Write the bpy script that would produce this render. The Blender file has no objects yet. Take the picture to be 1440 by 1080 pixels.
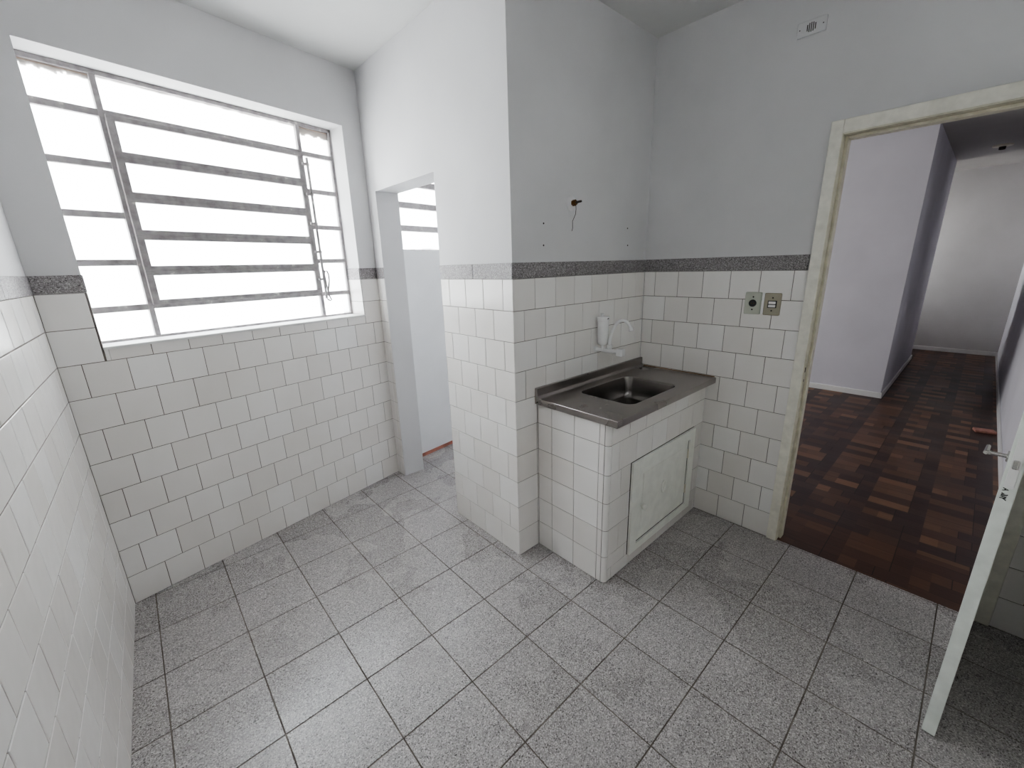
import bpy, bmesh, math, random
from mathutils import Vector, Matrix
random.seed(7)
SC = bpy.context.scene
COL = SC.collection

# ------------------------------------------------------------------ helpers
class Frame:
    """local (u, v, z) -> world; u along a wall, v its horizontal normal"""
    def __init__(s, o, ux, uy):
        s.o = Vector((o[0], o[1], 0)); s.ux = Vector((ux[0], ux[1], 0)).normalized(); s.uy = Vector((uy[0], uy[1], 0)).normalized()
    def __call__(s, u, v, z):
        p = s.o + s.ux * u + s.uy * v
        return Vector((p.x, p.y, z))
WORLD = Frame((0, 0), (1, 0), (0, 1))
A = Vector((-.078, .289)); D = Vector((1.5417, .6383))
wd = (D - A).normalized(); wn = Vector((-wd.y, wd.x))          # outward normal of the window wall
WIN = Frame(A, wd, wn); WLEN = (D - A).length
ld = Vector((-.032, -1)).normalized()
LEFT = Frame(A, ld, (-ld.y * -1, ld.x * -1)) if False else Frame(A, ld, (-1, .032))   # u toward the camera, v outward
MID = Frame((1.53, -.78), (0, 1), (1, 0))                      # pillar / opening wall: u to the back, v into the wall
SNK = Frame((1.53, -.78), (1, 0), (0, 1))                      # wall behind the sink
RGT = Frame((2.672, -.78), (0, -1), (1, 0))                    # wall with the door: u toward the camera
lld = Vector((.99, .14)).normalized()
LAU = Frame((1.79 - .095 * .99, .733 - .095 * .14), lld, (-lld.y, lld.x))

def link(name, bm, mats, parent=None, smooth=False, kind=None):
    me = bpy.data.meshes.new(name)
    bmesh.ops.recalc_face_normals(bm, faces=bm.faces)
    bm.to_mesh(me); bm.free()
    for m in (mats if isinstance(mats, (list, tuple)) else [mats]): me.materials.append(m)
    if smooth:
        for p in me.polygons: p.use_smooth = True
    o = bpy.data.objects.new(name, me); COL.objects.link(o)
    if parent:
        o.parent = parent; o.matrix_parent_inverse = Matrix.Translation(parent.location).inverted()
    if kind: o['kind'] = kind
    return o
def empty(name, loc, label=None, cat=None, group=None, kind=None):
    o = bpy.data.objects.new(name, None); COL.objects.link(o); o.location = loc; o.empty_display_size = .05
    tag(o, label, cat, group, kind); return o
def tag(o, label=None, cat=None, group=None, kind=None):
    if label: o['label'] = label
    if cat: o['category'] = cat
    if group: o['group'] = group
    if kind: o['kind'] = kind
    return o
def hexa(bm, pts, mi=0):
    v = [bm.verts.new(p) for p in pts]
    fs = []
    for q in ((3, 2, 1, 0), (4, 5, 6, 7), (0, 1, 5, 4), (1, 2, 6, 5), (2, 3, 7, 6), (3, 0, 4, 7)):
        f = bm.faces.new([v[i] for i in q]); f.material_index = mi; fs.append(f)
    return v, fs
def box(bm, F, u0, u1, v0, v1, z0, z1, mi=0, bev=0, seg=2):
    v, fs = hexa(bm, [F(u0, v0, z0), F(u1, v0, z0), F(u1, v1, z0), F(u0, v1, z0), F(u0, v0, z1), F(u1, v0, z1), F(u1, v1, z1), F(u0, v1, z1)], mi)
    if bev:
        es = list({e for f in fs for e in f.edges})
        bmesh.ops.recalc_face_normals(bm, faces=fs)
        bmesh.ops.bevel(bm, geom=es, offset=bev, segments=seg, profile=.5, affect='EDGES', clamp_overlap=True)
def tube(bm, pts, r, n=14, caps=True, mi=0):
    """tube through pts, r number or list"""
    pts = [Vector(p) for p in pts]; rs = r if isinstance(r, (list, tuple)) else [r] * len(pts)
    rings = []; ref = None
    for i, p in enumerate(pts):
        t = (pts[min(i + 1, len(pts) - 1)] - pts[max(i - 1, 0)])
        if t.length < 1e-7: t = ref_t
        t.normalize(); ref_t = t
        if ref is None:
            ref = Vector((0, 0, 1)) if abs(t.z) < .9 else Vector((1, 0, 0))
        a = (ref - t * ref.dot(t))
        if a.length < 1e-4: a = Vector((1, 0, 0)) - t * t.x
        a.normalize(); b = t.cross(a); ref = a
        rings.append([bm.verts.new(p + (a * math.cos(2 * math.pi * k / n) + b * math.sin(2 * math.pi * k / n)) * rs[i]) for k in range(n)])
    for r0, r1 in zip(rings, rings[1:]):
        for k in range(n):
            f = bm.faces.new((r0[k], r0[(k + 1) % n], r1[(k + 1) % n], r1[k])); f.material_index = mi
    if caps:
        bm.faces.new(rings[0][::-1]).material_index = mi; bm.faces.new(rings[-1]).material_index = mi
def lathe(bm, prof, c, axis, n=32, mi=0):
    """prof: (r, h) along axis from point c"""
    axis = Vector(axis).normalized()
    a = Vector((0, 0, 1)) if abs(axis.z) < .9 else Vector((1, 0, 0))
    a = (a - axis * a.dot(axis)).normalized(); b = axis.cross(a); c = Vector(c)
    rings = []
    for r, h in prof:
        if r < 1e-6: rings.append([bm.verts.new(c + axis * h)])
        else: rings.append([bm.verts.new(c + axis * h + (a * math.cos(2 * math.pi * k / n) + b * math.sin(2 * math.pi * k / n)) * r) for k in range(n)])
    for r0, r1 in zip(rings, rings[1:]):
        for k in range(n):
            k2 = (k + 1) % n
            if len(r0) == 1 and len(r1) == 1: continue
            vs = [r0[0], r1[k2], r1[k]] if len(r0) == 1 else ([r0[k], r0[k2], r1[0]] if len(r1) == 1 else [r0[k], r0[k2], r1[k2], r1[k]])
            f = bm.faces.new(vs); f.material_index = mi
def rrect(w, h, r, n=6):
    out = []
    for cx, cy, a0 in ((w / 2 - r, h / 2 - r, 0), (-w / 2 + r, h / 2 - r, 90), (-w / 2 + r, -h / 2 + r, 180), (w / 2 - r, -h / 2 + r, 270)):
        for k in range(n + 1):
            a = math.radians(a0 + 90 * k / n); out.append((cx + r * math.cos(a), cy + r * math.sin(a)))
    return out
def plate(bm, F, u, z, w, h, r, v0, v1, bev=.0015, mi=0):
    """rounded plate on a wall, v0 = back, v1 = front (negative = toward the room)"""
    outl = rrect(w, h, r); s = 1 - 2 * bev / min(w, h)
    R = [[bm.verts.new(F(u + a * k, v, z + b * k)) for a, b in outl] for k, v in ((1, v0), (1, v1 + (bev if v1 < v0 else -bev)), (s, v1))]
    n = len(outl)
    for r0, r1 in zip(R, R[1:]):
        for k in range(n): bm.faces.new((r0[k], r0[(k + 1) % n], r1[(k + 1) % n], r1[k])).material_index = mi
    bm.faces.new(R[-1]).material_index = mi; bm.faces.new(R[0]).material_index = mi

# ------------------------------------------------------------------ materials
def new_mat(name):
    m = bpy.data.materials.new(name); m.use_nodes = True
    nt = m.node_tree; return m, nt, nt.nodes['Principled BSDF']
def N(nt, t, **kw):
    n = nt.nodes.new(t)
    for k, v in kw.items():
        if k in n.inputs: n.inputs[k].default_value = v
        else: setattr(n, k, v)
    return n
def L(nt, a, b): nt.links.new(a, b)
def geo_pos(nt): return N(nt, 'ShaderNodeNewGeometry').outputs['Position']
def ramp(nt, fac, stops, interp='LINEAR'):
    r = N(nt, 'ShaderNodeValToRGB'); r.color_ramp.interpolation = interp
    while len(r.color_ramp.elements) < len(stops): r.color_ramp.elements.new(.5)
    for e, (p, c) in zip(r.color_ramp.elements, stops):
        e.position = p; e.color = (*c, 1) if len(c) == 3 else c
    L(nt, fac, r.inputs[0]); return r.outputs[0]
def bump(nt, bs, h, strength, dist):
    b = N(nt, 'ShaderNodeBump', Strength=strength, Distance=dist); L(nt, h, b.inputs['Height']); L(nt, b.outputs[0], bs.inputs['Normal'])
def mixc(nt, fac, a, b, mode='MIX'):
    m = N(nt, 'ShaderNodeMix', data_type='RGBA', blend_type=mode)
    if hasattr(fac, 'links') or not isinstance(fac, (int, float)): L(nt, fac, m.inputs[0])
    else: m.inputs[0].default_value = fac
    for s, i in ((a, 6), (b, 7)):
        if isinstance(s, tuple): m.inputs[i].default_value = (*s, 1)
        else: L(nt, s, m.inputs[i])
    return m.outputs[2]

def plaster(name, c, rough=.75, stain=.04):
    m, nt, b = new_mat(name); P = geo_pos(nt)
    n1 = N(nt, 'ShaderNodeTexNoise', Scale=1.7, Detail=4.0); L(nt, P, n1.inputs['Vector'])
    n2 = N(nt, 'ShaderNodeTexNoise', Scale=38.0, Detail=5.0); L(nt, P, n2.inputs['Vector'])
    n3 = N(nt, 'ShaderNodeTexNoise', Scale=4.5, Detail=2.0); L(nt, P, n3.inputs['Vector'])
    lo = tuple(x * (1 - stain * 2) for x in c); hi = tuple(min(1, x * (1 + stain)) for x in c)
    L(nt, ramp(nt, n1.outputs[0], [(.3, lo), (.7, hi)]), b.inputs['Base Color'])
    b.inputs['Roughness'].default_value = rough
    add = N(nt, 'ShaderNodeMath', operation='MULTIPLY_ADD'); L(nt, n2.outputs[0], add.inputs[0]); add.inputs[1].default_value = .12; L(nt, n3.outputs[0], add.inputs[2])
    bump(nt, b, add.outputs[0], .35, .012); return m
M_WALL = plaster('white_wall_paint', (.67, .665, .675))
M_CEIL = plaster('white_ceiling_paint', (.66, .66, .655))
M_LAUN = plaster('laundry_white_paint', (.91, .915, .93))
M_LIV = plaster('living_room_paint', (.60, .59, .58))
M_LIVB = plaster('sky_tinted_grey_paint', (.66, .65, .70))  # bluish skylight tint put into the wall colour
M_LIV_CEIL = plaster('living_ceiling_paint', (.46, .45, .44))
M_OUT = plaster('pinkish_render', (.80, .68, .62), .9, .08)
M_SKIRT = plaster('white_skirting_paint', (.78, .78, .77), .5)

def grout():
    m, nt, b = new_mat('tile_grout'); n = N(nt, 'ShaderNodeTexNoise', Scale=9.0, Detail=3.0); L(nt, geo_pos(nt), n.inputs['Vector'])
    L(nt, ramp(nt, n.outputs[0], [(.35, (.09, .072, .06)), (.65, (.20, .175, .155))]), b.inputs['Base Color']); b.inputs['Roughness'].default_value = .9; return m
M_GROUT = grout()
def tile():
    m, nt, b = new_mat('glazed_white_tile'); g = N(nt, 'ShaderNodeNewGeometry'); P = g.outputs['Position']
    base = ramp(nt, g.outputs['Random Per Island'], [(0, (.80, .775, .75)), (.5, (.84, .82, .80)), (1, (.87, .86, .85))])
    n = N(nt, 'ShaderNodeTexNoise', Scale=3.0, Detail=3.0); L(nt, P, n.inputs['Vector'])
    L(nt, mixc(nt, .10, base, ramp(nt, n.outputs[0], [(.35, (.55, .50, .42)), (.65, (1, 1, 1))]), 'MULTIPLY'), b.inputs['Base Color'])
    b.inputs['Roughness'].default_value = .22; b.inputs['IOR'].default_value = 1.5
    n2 = N(nt, 'ShaderNodeTexNoise', Scale=14.0, Detail=1.0); L(nt, P, n2.inputs['Vector']); bump(nt, b, n2.outputs[0], .10, .01); return m
M_TILE = tile()
def granite(name, dark, mid, lite, rough, floor=False):
    m, nt, b = new_mat(name); g = N(nt, 'ShaderNodeNewGeometry'); P = g.outputs['Position']
    v = N(nt, 'ShaderNodeTexVoronoi', Scale=300.0); L(nt, P, v.inputs['Vector'])
    sp = N(nt, 'ShaderNodeSeparateColor'); L(nt, v.outputs['Color'], sp.inputs[0])
    n = N(nt, 'ShaderNodeTexNoise', Scale=190.0, Detail=2.0); L(nt, P, n.inputs['Vector'])
    ad = N(nt, 'ShaderNodeMath', operation='ADD'); L(nt, sp.outputs[0], ad.inputs[0]); L(nt, n.outputs[0], ad.inputs[1])
    hf = N(nt, 'ShaderNodeMath', operation='MULTIPLY'); L(nt, ad.outputs[0], hf.inputs[0]); hf.inputs[1].default_value = .5
    c = ramp(nt, hf.outputs[0], [(.22, dark), (.36, mid), (.55, mid), (.72, lite)])
    big = N(nt, 'ShaderNodeTexNoise', Scale=2.2, Detail=5.0); L(nt, P, big.inputs['Vector'])
    c = mixc(nt, .12, c, ramp(nt, big.outputs[0], [(.35, (.72, .70, .68)), (.62, (1, 1, 1))]), 'MULTIPLY')
    c = mixc(nt, .5, c, ramp(nt, g.outputs['Random Per Island'], [(0, (.88, .87, .86)), (1, (1, 1, 1))]), 'MULTIPLY')
    L(nt, c, b.inputs['Base Color'])
    rr = N(nt, 'ShaderNodeMapRange'); L(nt, big.outputs[0], rr.inputs[0]); rr.inputs['From Min'].default_value = .3; rr.inputs['From Max'].default_value = .7; rr.inputs['To Min'].default_value = rough - .04; rr.inputs['To Max'].default_value = rough + .22
    L(nt, rr.outputs[0], b.inputs['Roughness'])
    bump(nt, b, n.outputs[0], .08, .002); return m
M_FLOOR = granite('speckled_granite_floor', (.095, .087, .085), (.37, .35, .35), (.64, .62, .62), .19)
M_BAND = granite('dark_granite_border', (.075, .065, .07), (.25, .232, .24), (.48, .465, .47), .36)

def simple(name, c, rough=.5, metal=0, bs=0, nscale=20.0, var=.08):
    m, nt, b = new_mat(name); n = N(nt, 'ShaderNodeTexNoise', Scale=nscale, Detail=4.0); L(nt, geo_pos(nt), n.inputs['Vector'])
    L(nt, ramp(nt, n.outputs[0], [(.3, tuple(x * (1 - var) for x in c)), (.7, tuple(min(1, x * (1 + var)) for x in c))]), b.inputs['Base Color'])
    b.inputs['Roughness'].default_value = rough; b.inputs['Metallic'].default_value = metal
    if bs: bump(nt, b, n.outputs[0], bs, .004)
    return m
M_CREAM = simple('cream_gloss_paint', (.82, .80, .725), .35, bs=.15, nscale=25)
M_JAMB = simple('aged_cream_paint', (.68, .65, .54), .4, bs=.2, nscale=25, var=.12)
M_LEAF = simple('pale_green_white_paint', (.74, .78, .74), .4, bs=.1)
M_DOORW = simple('cabinet_door_paint', (.84, .85, .80), .38, bs=.2, nscale=18, var=.05)
M_PLASTIC = simple('white_plastic', (.86, .86, .86), .25, var=.02)
M_SOCK = simple('grey_green_plate', (.50, .52, .45), .4, var=.03)
M_SWITCH = simple('tan_switch_plate', (.36, .335, .26), .35, metal=.2, var=.05)
M_BLACK = simple('black_plastic', (.02, .02, .02), .35)
M_BRASS = simple('aged_brass', (.14, .07, .02), .4, metal=.7, var=.3)
M_CHROME = simple('chrome', (.62, .62, .60), .22, metal=1)
M_DARK = simple('dark_slot', (.05, .045, .04), .8)  # near-black for holes, slots, gaps and small dark fittings
M_INK = simple('black_ink', (.01, .01, .012), .6)
M_CAULK = simple('white_bead', (.80, .79, .75), .5)
M_DIRT = simple('brown_sealant', (.26, .16, .09), .8)
M_PINKWOOD = simple('pinkish_wood_scrap', (.42, .21, .17), .6, nscale=60, var=.2)
M_REDM = simple('reddish_mortar', (.50, .22, .17), .9, nscale=12, var=.35)
M_PUTTY = simple('old_beige_putty', (.62, .52, .45), .9, bs=.3, nscale=40, var=.15)
def metal_frame():
    m, nt, b = new_mat('grey_window_paint'); P = geo_pos(nt)
    n = N(nt, 'ShaderNodeTexNoise', Scale=24.0, Detail=6.0); L(nt, P, n.inputs['Vector'])
    L(nt, ramp(nt, n.outputs[0], [(.3, (.24, .22, .225)), (.5, (.33, .31, .315)), (.66, (.38, .36, .36)), (.72, (.62, .60, .58))]), b.inputs['Base Color'])
    b.inputs['Roughness'].default_value = .5; bump(nt, b, n.outputs[0], .4, .004); return m
M_FRAME = metal_frame()
def steel(name, c, rough, sc):
    m, nt, b = new_mat(name); P = geo_pos(nt)
    mp = N(nt, 'ShaderNodeMapping'); mp.inputs['Scale'].default_value = sc; L(nt, P, mp.inputs[0])
    n = N(nt, 'ShaderNodeTexNoise', Scale=60.0, Detail=4.0); L(nt, mp.outputs[0], n.inputs['Vector'])
    n2 = N(nt, 'ShaderNodeTexNoise', Scale=5.0, Detail=5.0); L(nt, P, n2.inputs['Vector'])
    L(nt, ramp(nt, n2.outputs[0], [(.3, tuple(x * .86 for x in c)), (.7, c)]), b.inputs['Base Color'])
    b.inputs['Metallic'].default_value = 1
    rr = N(nt, 'ShaderNodeMapRange'); L(nt, n2.outputs[0], rr.inputs[0]); rr.inputs['To Min'].default_value = rough - .06; rr.inputs['To Max'].default_value = rough + .1
    L(nt, rr.outputs[0], b.inputs['Roughness']); bump(nt, b, n.outputs[0], .04, .002); return m
M_STEEL = steel('brushed_stainless', (.43, .405, .39), .27, (.1, 1, 1))
M_BOWL = steel('sink_bowl_stainless', (.30, .285, .275), .22, (1, 1, .2))
def glass():
    m, nt, b = new_mat('rippled_window_glass'); nt.nodes.remove(b); out = nt.nodes['Material Output']
    t = N(nt, 'ShaderNodeBsdfTransparent'); t.inputs[0].default_value = (.96, .98, .98, 1)
    tr = N(nt, 'ShaderNodeBsdfTranslucent'); tr.inputs[0].default_value = (.95, .96, .97, 1)
    gl = N(nt, 'ShaderNodeBsdfGlossy'); gl.inputs['Roughness'].default_value = .1
    n = N(nt, 'ShaderNodeTexNoise', Scale=70.0, Detail=2.0); L(nt, geo_pos(nt), n.inputs['Vector'])
    bp = N(nt, 'ShaderNodeBump', Strength=.3, Distance=.004); L(nt, n.outputs[0], bp.inputs['Height']); L(nt, bp.outputs[0], gl.inputs['Normal'])
    m1 = N(nt, 'ShaderNodeMixShader'); m1.inputs[0].default_value = .45; L(nt, t.outputs[0], m1.inputs[1]); L(nt, tr.outputs[0], m1.inputs[2])
    m2 = N(nt, 'ShaderNodeMixShader'); m2.inputs[0].default_value = .06; L(nt, m1.outputs[0], m2.inputs[1]); L(nt, gl.outputs[0], m2.inputs[2])
    L(nt, m2.outputs[0], out.inputs['Surface']); return m
M_GLASS = glass()
def parquet():
    m, nt, b = new_mat('dark_block_parquet'); P = geo_pos(nt)
    s = N(nt, 'ShaderNodeSeparateXYZ'); L(nt, P, s.inputs[0])
    def mth(op, a, bb=None, c=None):
        n = N(nt, 'ShaderNodeMath', operation=op)
        for i, x in enumerate((a, bb, c)):
            if x is None: continue
            if isinstance(x, (int, float)): n.inputs[i].default_value = x
            else: L(nt, x, n.inputs[i])
        return n.outputs[0]
    PY = .277
    y = mth('DIVIDE', mth('ADD', s.outputs[1], 1.715 + PY * 40), PY)      # column coordinate
    col = mth('FLOOR', y); fy = mth('FRACT', y)
    islight = mth('GREATER_THAN', fy, .46)
    # end line of each light stave jitters from row to row
    x0 = mth('ADD', s.outputs[0], mth('MULTIPLY', col, .047))
    row = mth('FLOOR', mth('DIVIDE', x0, .0935)); fx = mth('FRACT', mth('DIVIDE', x0, .0935))
    cr = N(nt, 'ShaderNodeCombineXYZ'); L(nt, row, cr.inputs[0]); L(nt, col, cr.inputs[1])
    wj = N(nt, 'ShaderNodeTexWhiteNoise'); L(nt, cr.outputs[0], wj.inputs['Vector'])
    edge = mth('ADD', .28, mth('MULTIPLY', mth('GREATER_THAN', wj.outputs['Value'], .6), .2))
    isl = mth('GREATER_THAN', fy, edge)
    half = mth('GREATER_THAN', fy, .74)
    c3 = N(nt, 'ShaderNodeCombineXYZ'); L(nt, row, c3.inputs[0]); L(nt, mth('ADD', mth('MULTIPLY', col, 3), mth('ADD', isl, mth('MULTIPLY', half, mth('GREATER_THAN', wj.outputs['Value'], .45)))), c3.inputs[1]); L(nt, isl, c3.inputs[2])
    w = N(nt, 'ShaderNodeTexWhiteNoise'); L(nt, c3.outputs[0], w.inputs['Vector'])
    par = mth('MODULO', mth('ADD', row, 400), 2)
    wv = mth('ADD', mth('MULTIPLY', w.outputs['Value'], .66), mth('MULTIPLY', par, .34))
    lc = ramp(nt, wv, [(0, (.052, .028, .024)), (.36, (.07, .038, .029)), (.46, (.115, .058, .037)), (.75, (.17, .09, .054)), (1, (.25, .135, .078))])
    dc = ramp(nt, w.outputs['Value'], [(0, (.045, .025, .023)), (.7, (.065, .036, .030)), (1, (.10, .052, .036))])
    c = mixc(nt, isl, dc, lc)
    bd = ramp(nt, w.outputs['Value'], [(0, (.07, .032, .022)), (1, (.13, .062, .036))])
    c = mixc(nt, mth('LESS_THAN', s.outputs[0], 3.08), c, bd)
    mp = N(nt, 'ShaderNodeMapping'); mp.inputs['Scale'].default_value = (60, 5, 5); L(nt, P, mp.inputs[0])
    g = N(nt, 'ShaderNodeTexNoise', Scale=1.0, Detail=6.0); L(nt, mp.outputs[0], g.inputs['Vector'])
    c = mixc(nt, .5, c, ramp(nt, g.outputs[0], [(.3, (.55, .5, .5)), (.7, (1, 1, 1))]), 'MULTIPLY')
    ln = mth('MAXIMUM', mth('LESS_THAN', fx, .03), mth('LESS_THAN', mth('ABSOLUTE', mth('SUBTRACT', fy, edge)), .008))
    c = mixc(nt, mth('MULTIPLY', ln, .75), c, (.008, .005, .004))
    L(nt, c, b.inputs['Base Color'])
    n2 = N(nt, 'ShaderNodeTexNoise', Scale=3.0, Detail=4.0); L(nt, P, n2.inputs['Vector'])
    rr = N(nt, 'ShaderNodeMapRange'); L(nt, n2.outputs[0], rr.inputs[0]); rr.inputs['To Min'].default_value = .28; rr.inputs['To Max'].default_value = .5
    L(nt, rr.outputs[0], b.inputs['Roughness']); bump(nt, b, g.outputs[0], .08, .002); return m
M_PARQ = parquet()

# ------------------------------------------------------------------ tile cladding
T = .15
def tile_panel(name, F, patches, parent, v=0.0, size=T, gap=.0026, band=None, band_joint=.45, band_off=0.0):
    """patches: (u0, u1, z0, z1, [(row_z0, row_z1, joint_offset)], flip)"""
    bm = bmesh.new()
    def one(u0, u1, z0, z1, mi):
        g = gap * .5; b = .0016
        if u1 - u0 < .008 or z1 - z0 < .008: return
        u0 += g; u1 -= g; z0 += g; z1 -= g
        t = [random.uniform(-.0005, .0005) for _ in range(4)]
        B = [bm.verts.new(F(x, v + .003, z)) for x, z in ((u0, z0), (u1, z0), (u1, z1), (u0, z1))]
        M = [bm.verts.new(F(x, v + .0008 + t[i] * .5, z)) for i, (x, z) in enumerate(((u0, z0), (u1, z0), (u1, z1), (u0, z1)))]
        K = [bm.verts.new(F(x, v - .0002 + t[i], z)) for i, (x, z) in enumerate(((u0 + b, z0 + b), (u1 - b, z0 + b), (u1 - b, z1 - b), (u0 + b, z1 - b)))]
        for r0, r1 in ((B, M), (M, K)):
            for k in range(4): bm.faces.new((r0[k], r0[(k + 1) % 4], r1[(k + 1) % 4], r1[k])).material_index = mi
        bm.faces.new(K).material_index = mi
    for (u0, u1, z0, z1, offs) in patches:
        # grout backing
        q = [bm.verts.new(F(x, v + .0022, z)) for x, z in ((u0, z0), (u1, z0), (u1, z1), (u0, z1))]
        bm.faces.new(q).material_index = 1
        z = math.floor(z0 / size + 1e-6) * size
        while z < z1 - 1e-4:
            row = int(round(z / size)); off = offs(row)
            x = off - size * math.ceil((off - u0) / size + 1e-6)
            jit = random.uniform(-.003, .003)
            while x < u1 - 1e-4:
                a, c = max(u0, x + (jit if x > u0 + .02 else 0)), min(u1, x + size + (jit if x + size < u1 - .02 else 0))
                if c > a: one(a, c, max(z, z0), min(z + size, z1), 0)
                x += size
            z += size
    o = link(name, bm, [M_TILE, M_GROUT], parent)
    return o
def band_strip(F, u0, u1, parent, z0=1.499, z1=1.572, v=0.0, L0=.45, off=0):
    bm = bmesh.new(); x = u0 - off
    while x < u1 - 1e-4:
        a, c = max(u0, x), min(u1, x + L0)
        if c - a > .004: box(bm, F, a + .0012, c - .0012, v - .0015, v + .003, z0 + .001, z1, 0, .0008, 1)
        x += L0
    return link('granite_border', bm, [M_BAND], parent)
def alt(o0, o1): return lambda r: o0 if r % 2 == 0 else o1

# ------------------------------------------------------------------ room shell
H = 2.755
def wall(name, parts, mat=M_WALL):
    bm = bmesh.new()
    for F, u0, u1, v0, v1, z0, z1 in parts: box(bm, F, u0, u1, v0, v1, z0, z1)
    return link(name, bm, [mat], kind='structure')
S0, S1, Z0, Z1 = .155, 1.512, 1.250, 2.425     # kitchen window opening
FRONT = -2.76
wb = wall('wall_back', [(WIN, -.25, S0, .003, .25, 0, H), (WIN, S1, 1.66, .003, .25, 0, H), (WIN, S0, S1, .003, .25, 0, Z0), (WIN, S0, S1, .003, .25, Z1, H)])
tile_panel('tile_cladding', WIN, [(0, WLEN, 0, 1.2, alt(0, .075)), (S0, S1, 1.2, Z0 + .002, alt(.02, .075)), (0, S0, 1.2, 1.499, lambda r: 0), (S1, WLEN, 1.2, 1.499, lambda r: WLEN)], wb)
band_strip(WIN, 0, S0, wb); band_strip(WIN, S1, WLEN, wb)
# tiles and border returning into the window reveals
RVR = Frame(WIN(S1, 0, 0).xy, wn, wd); RVL = Frame(WIN(S0, 0, 0).xy, wn, -wd)
for F in (RVR, RVL):
    tile_panel('reveal_tiles', F, [(0.002, .143, Z0 + .012, 1.499, lambda r: .145)], wb, v=-.003)
    band_strip(F, 0.002, .143, wb, v=-.003)

wl = wall('wall_left', [(LEFT, 0, 3.35, .003, .2, 0, H)])
tile_panel('tile_cladding', LEFT, [(0, 3.05, 0, 1.499, alt(.02, .095))], wl, gap=.0042)
band_strip(LEFT, 0, 3.05, wl)

OPEN_B, OPEN_F = .525, -.178        # world Y of laundry opening
uB, uF = OPEN_B + .78, OPEN_F + .78
wm = wall('wall_middle', [(MID, .003, uF, .003, .165, 0, H), (MID, uB, uB + .20, .003, .165, 0, H), (MID, uF, uB, .003, .165, 2.05, H)])
tile_panel('tile_cladding', MID, [(0, uF, 0, 1.499, alt(0, .075)), (uB + .004, uB + .115, 0, 1.499, lambda r: uB - .1)], wm)
band_strip(MID, 0, uF, wm, off=.15); band_strip(MID, uB, uB + .115, wm)
ws = wall('wall_behind_sink', [(SNK, .165, 1.145, .003, .12, 0, H)])
tile_panel('tile_cladding', SNK, [(0, 1.142, 0, 1.499, lambda r: (0 if r < 5 or r % 2 == 1 else .07))], ws)
band_strip(SNK, 0, 1.142, ws, off=.0)
DW = .135                            # door wall thickness
uJ0, uJ1 = .885, 1.752               # casing outer edges (u from Y=-.78)
cu0, cu1 = .935, 1.700               # clear opening
wr = wall('wall_right', [(RGT, -.12, cu0 - .03, .003, DW, 0, H), (RGT, cu1 + .03, 2.3, .003, DW, 0, H), (RGT, cu0 - .03, cu1 + .03, .003, DW, 2.10, H)])
tile_panel('tile_cladding', RGT, [(0, uJ0, 0, 1.499, alt(0, .075)), (uJ1, 2.12, 0, 1.499, alt(uJ1, uJ1 + .07))], wr)
band_strip(RGT, 0, uJ0, wr, off=.02); band_strip(RGT, uJ1, 2.12, wr)
FRT = Frame((-.25, FRONT), (1, 0), (0, -1))
TU0, TU1, TZ0, TZ1 = 1.1, 2.0, 1.75, 2.0      # unseen high transom, added behind the camera to brighten the sink corner
wf = wall('wall_front', [(FRT, 0, 3.1, .003, .2, 0, TZ0), (FRT, 0, 3.1, .003, .2, TZ1, H), (FRT, 0, TU0, .003, .2, TZ0, TZ1), (FRT, TU1, 3.1, .003, .2, TZ0, TZ1)])
tile_panel('tile_cladding', FRT, [(.08, 2.92, 0, 1.499, alt(.1, .175))], wf); band_strip(FRT, .08, 2.92, wf)
# laundry room
LW0, LW1, LZ0, LZ1 = .10, 1.15, 1.695, 2.64
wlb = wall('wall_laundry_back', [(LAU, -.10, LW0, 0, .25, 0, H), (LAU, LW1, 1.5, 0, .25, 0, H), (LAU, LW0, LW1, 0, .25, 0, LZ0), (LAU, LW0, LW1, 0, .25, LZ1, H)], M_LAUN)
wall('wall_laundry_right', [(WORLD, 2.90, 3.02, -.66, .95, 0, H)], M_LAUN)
bm = bmesh.new(); box(bm, LAU, -.0, 1.2, -.006, 0, 0, .028); link('baseboard_laundry', bm, [M_REDM], kind='structure')
# ceiling and floors
bm = bmesh.new(); box(bm, WORLD, -.4, 3.05, FRONT - .2, 1.25, H, H + .12); link('ceiling', bm, [M_CEIL], kind='structure')

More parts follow.
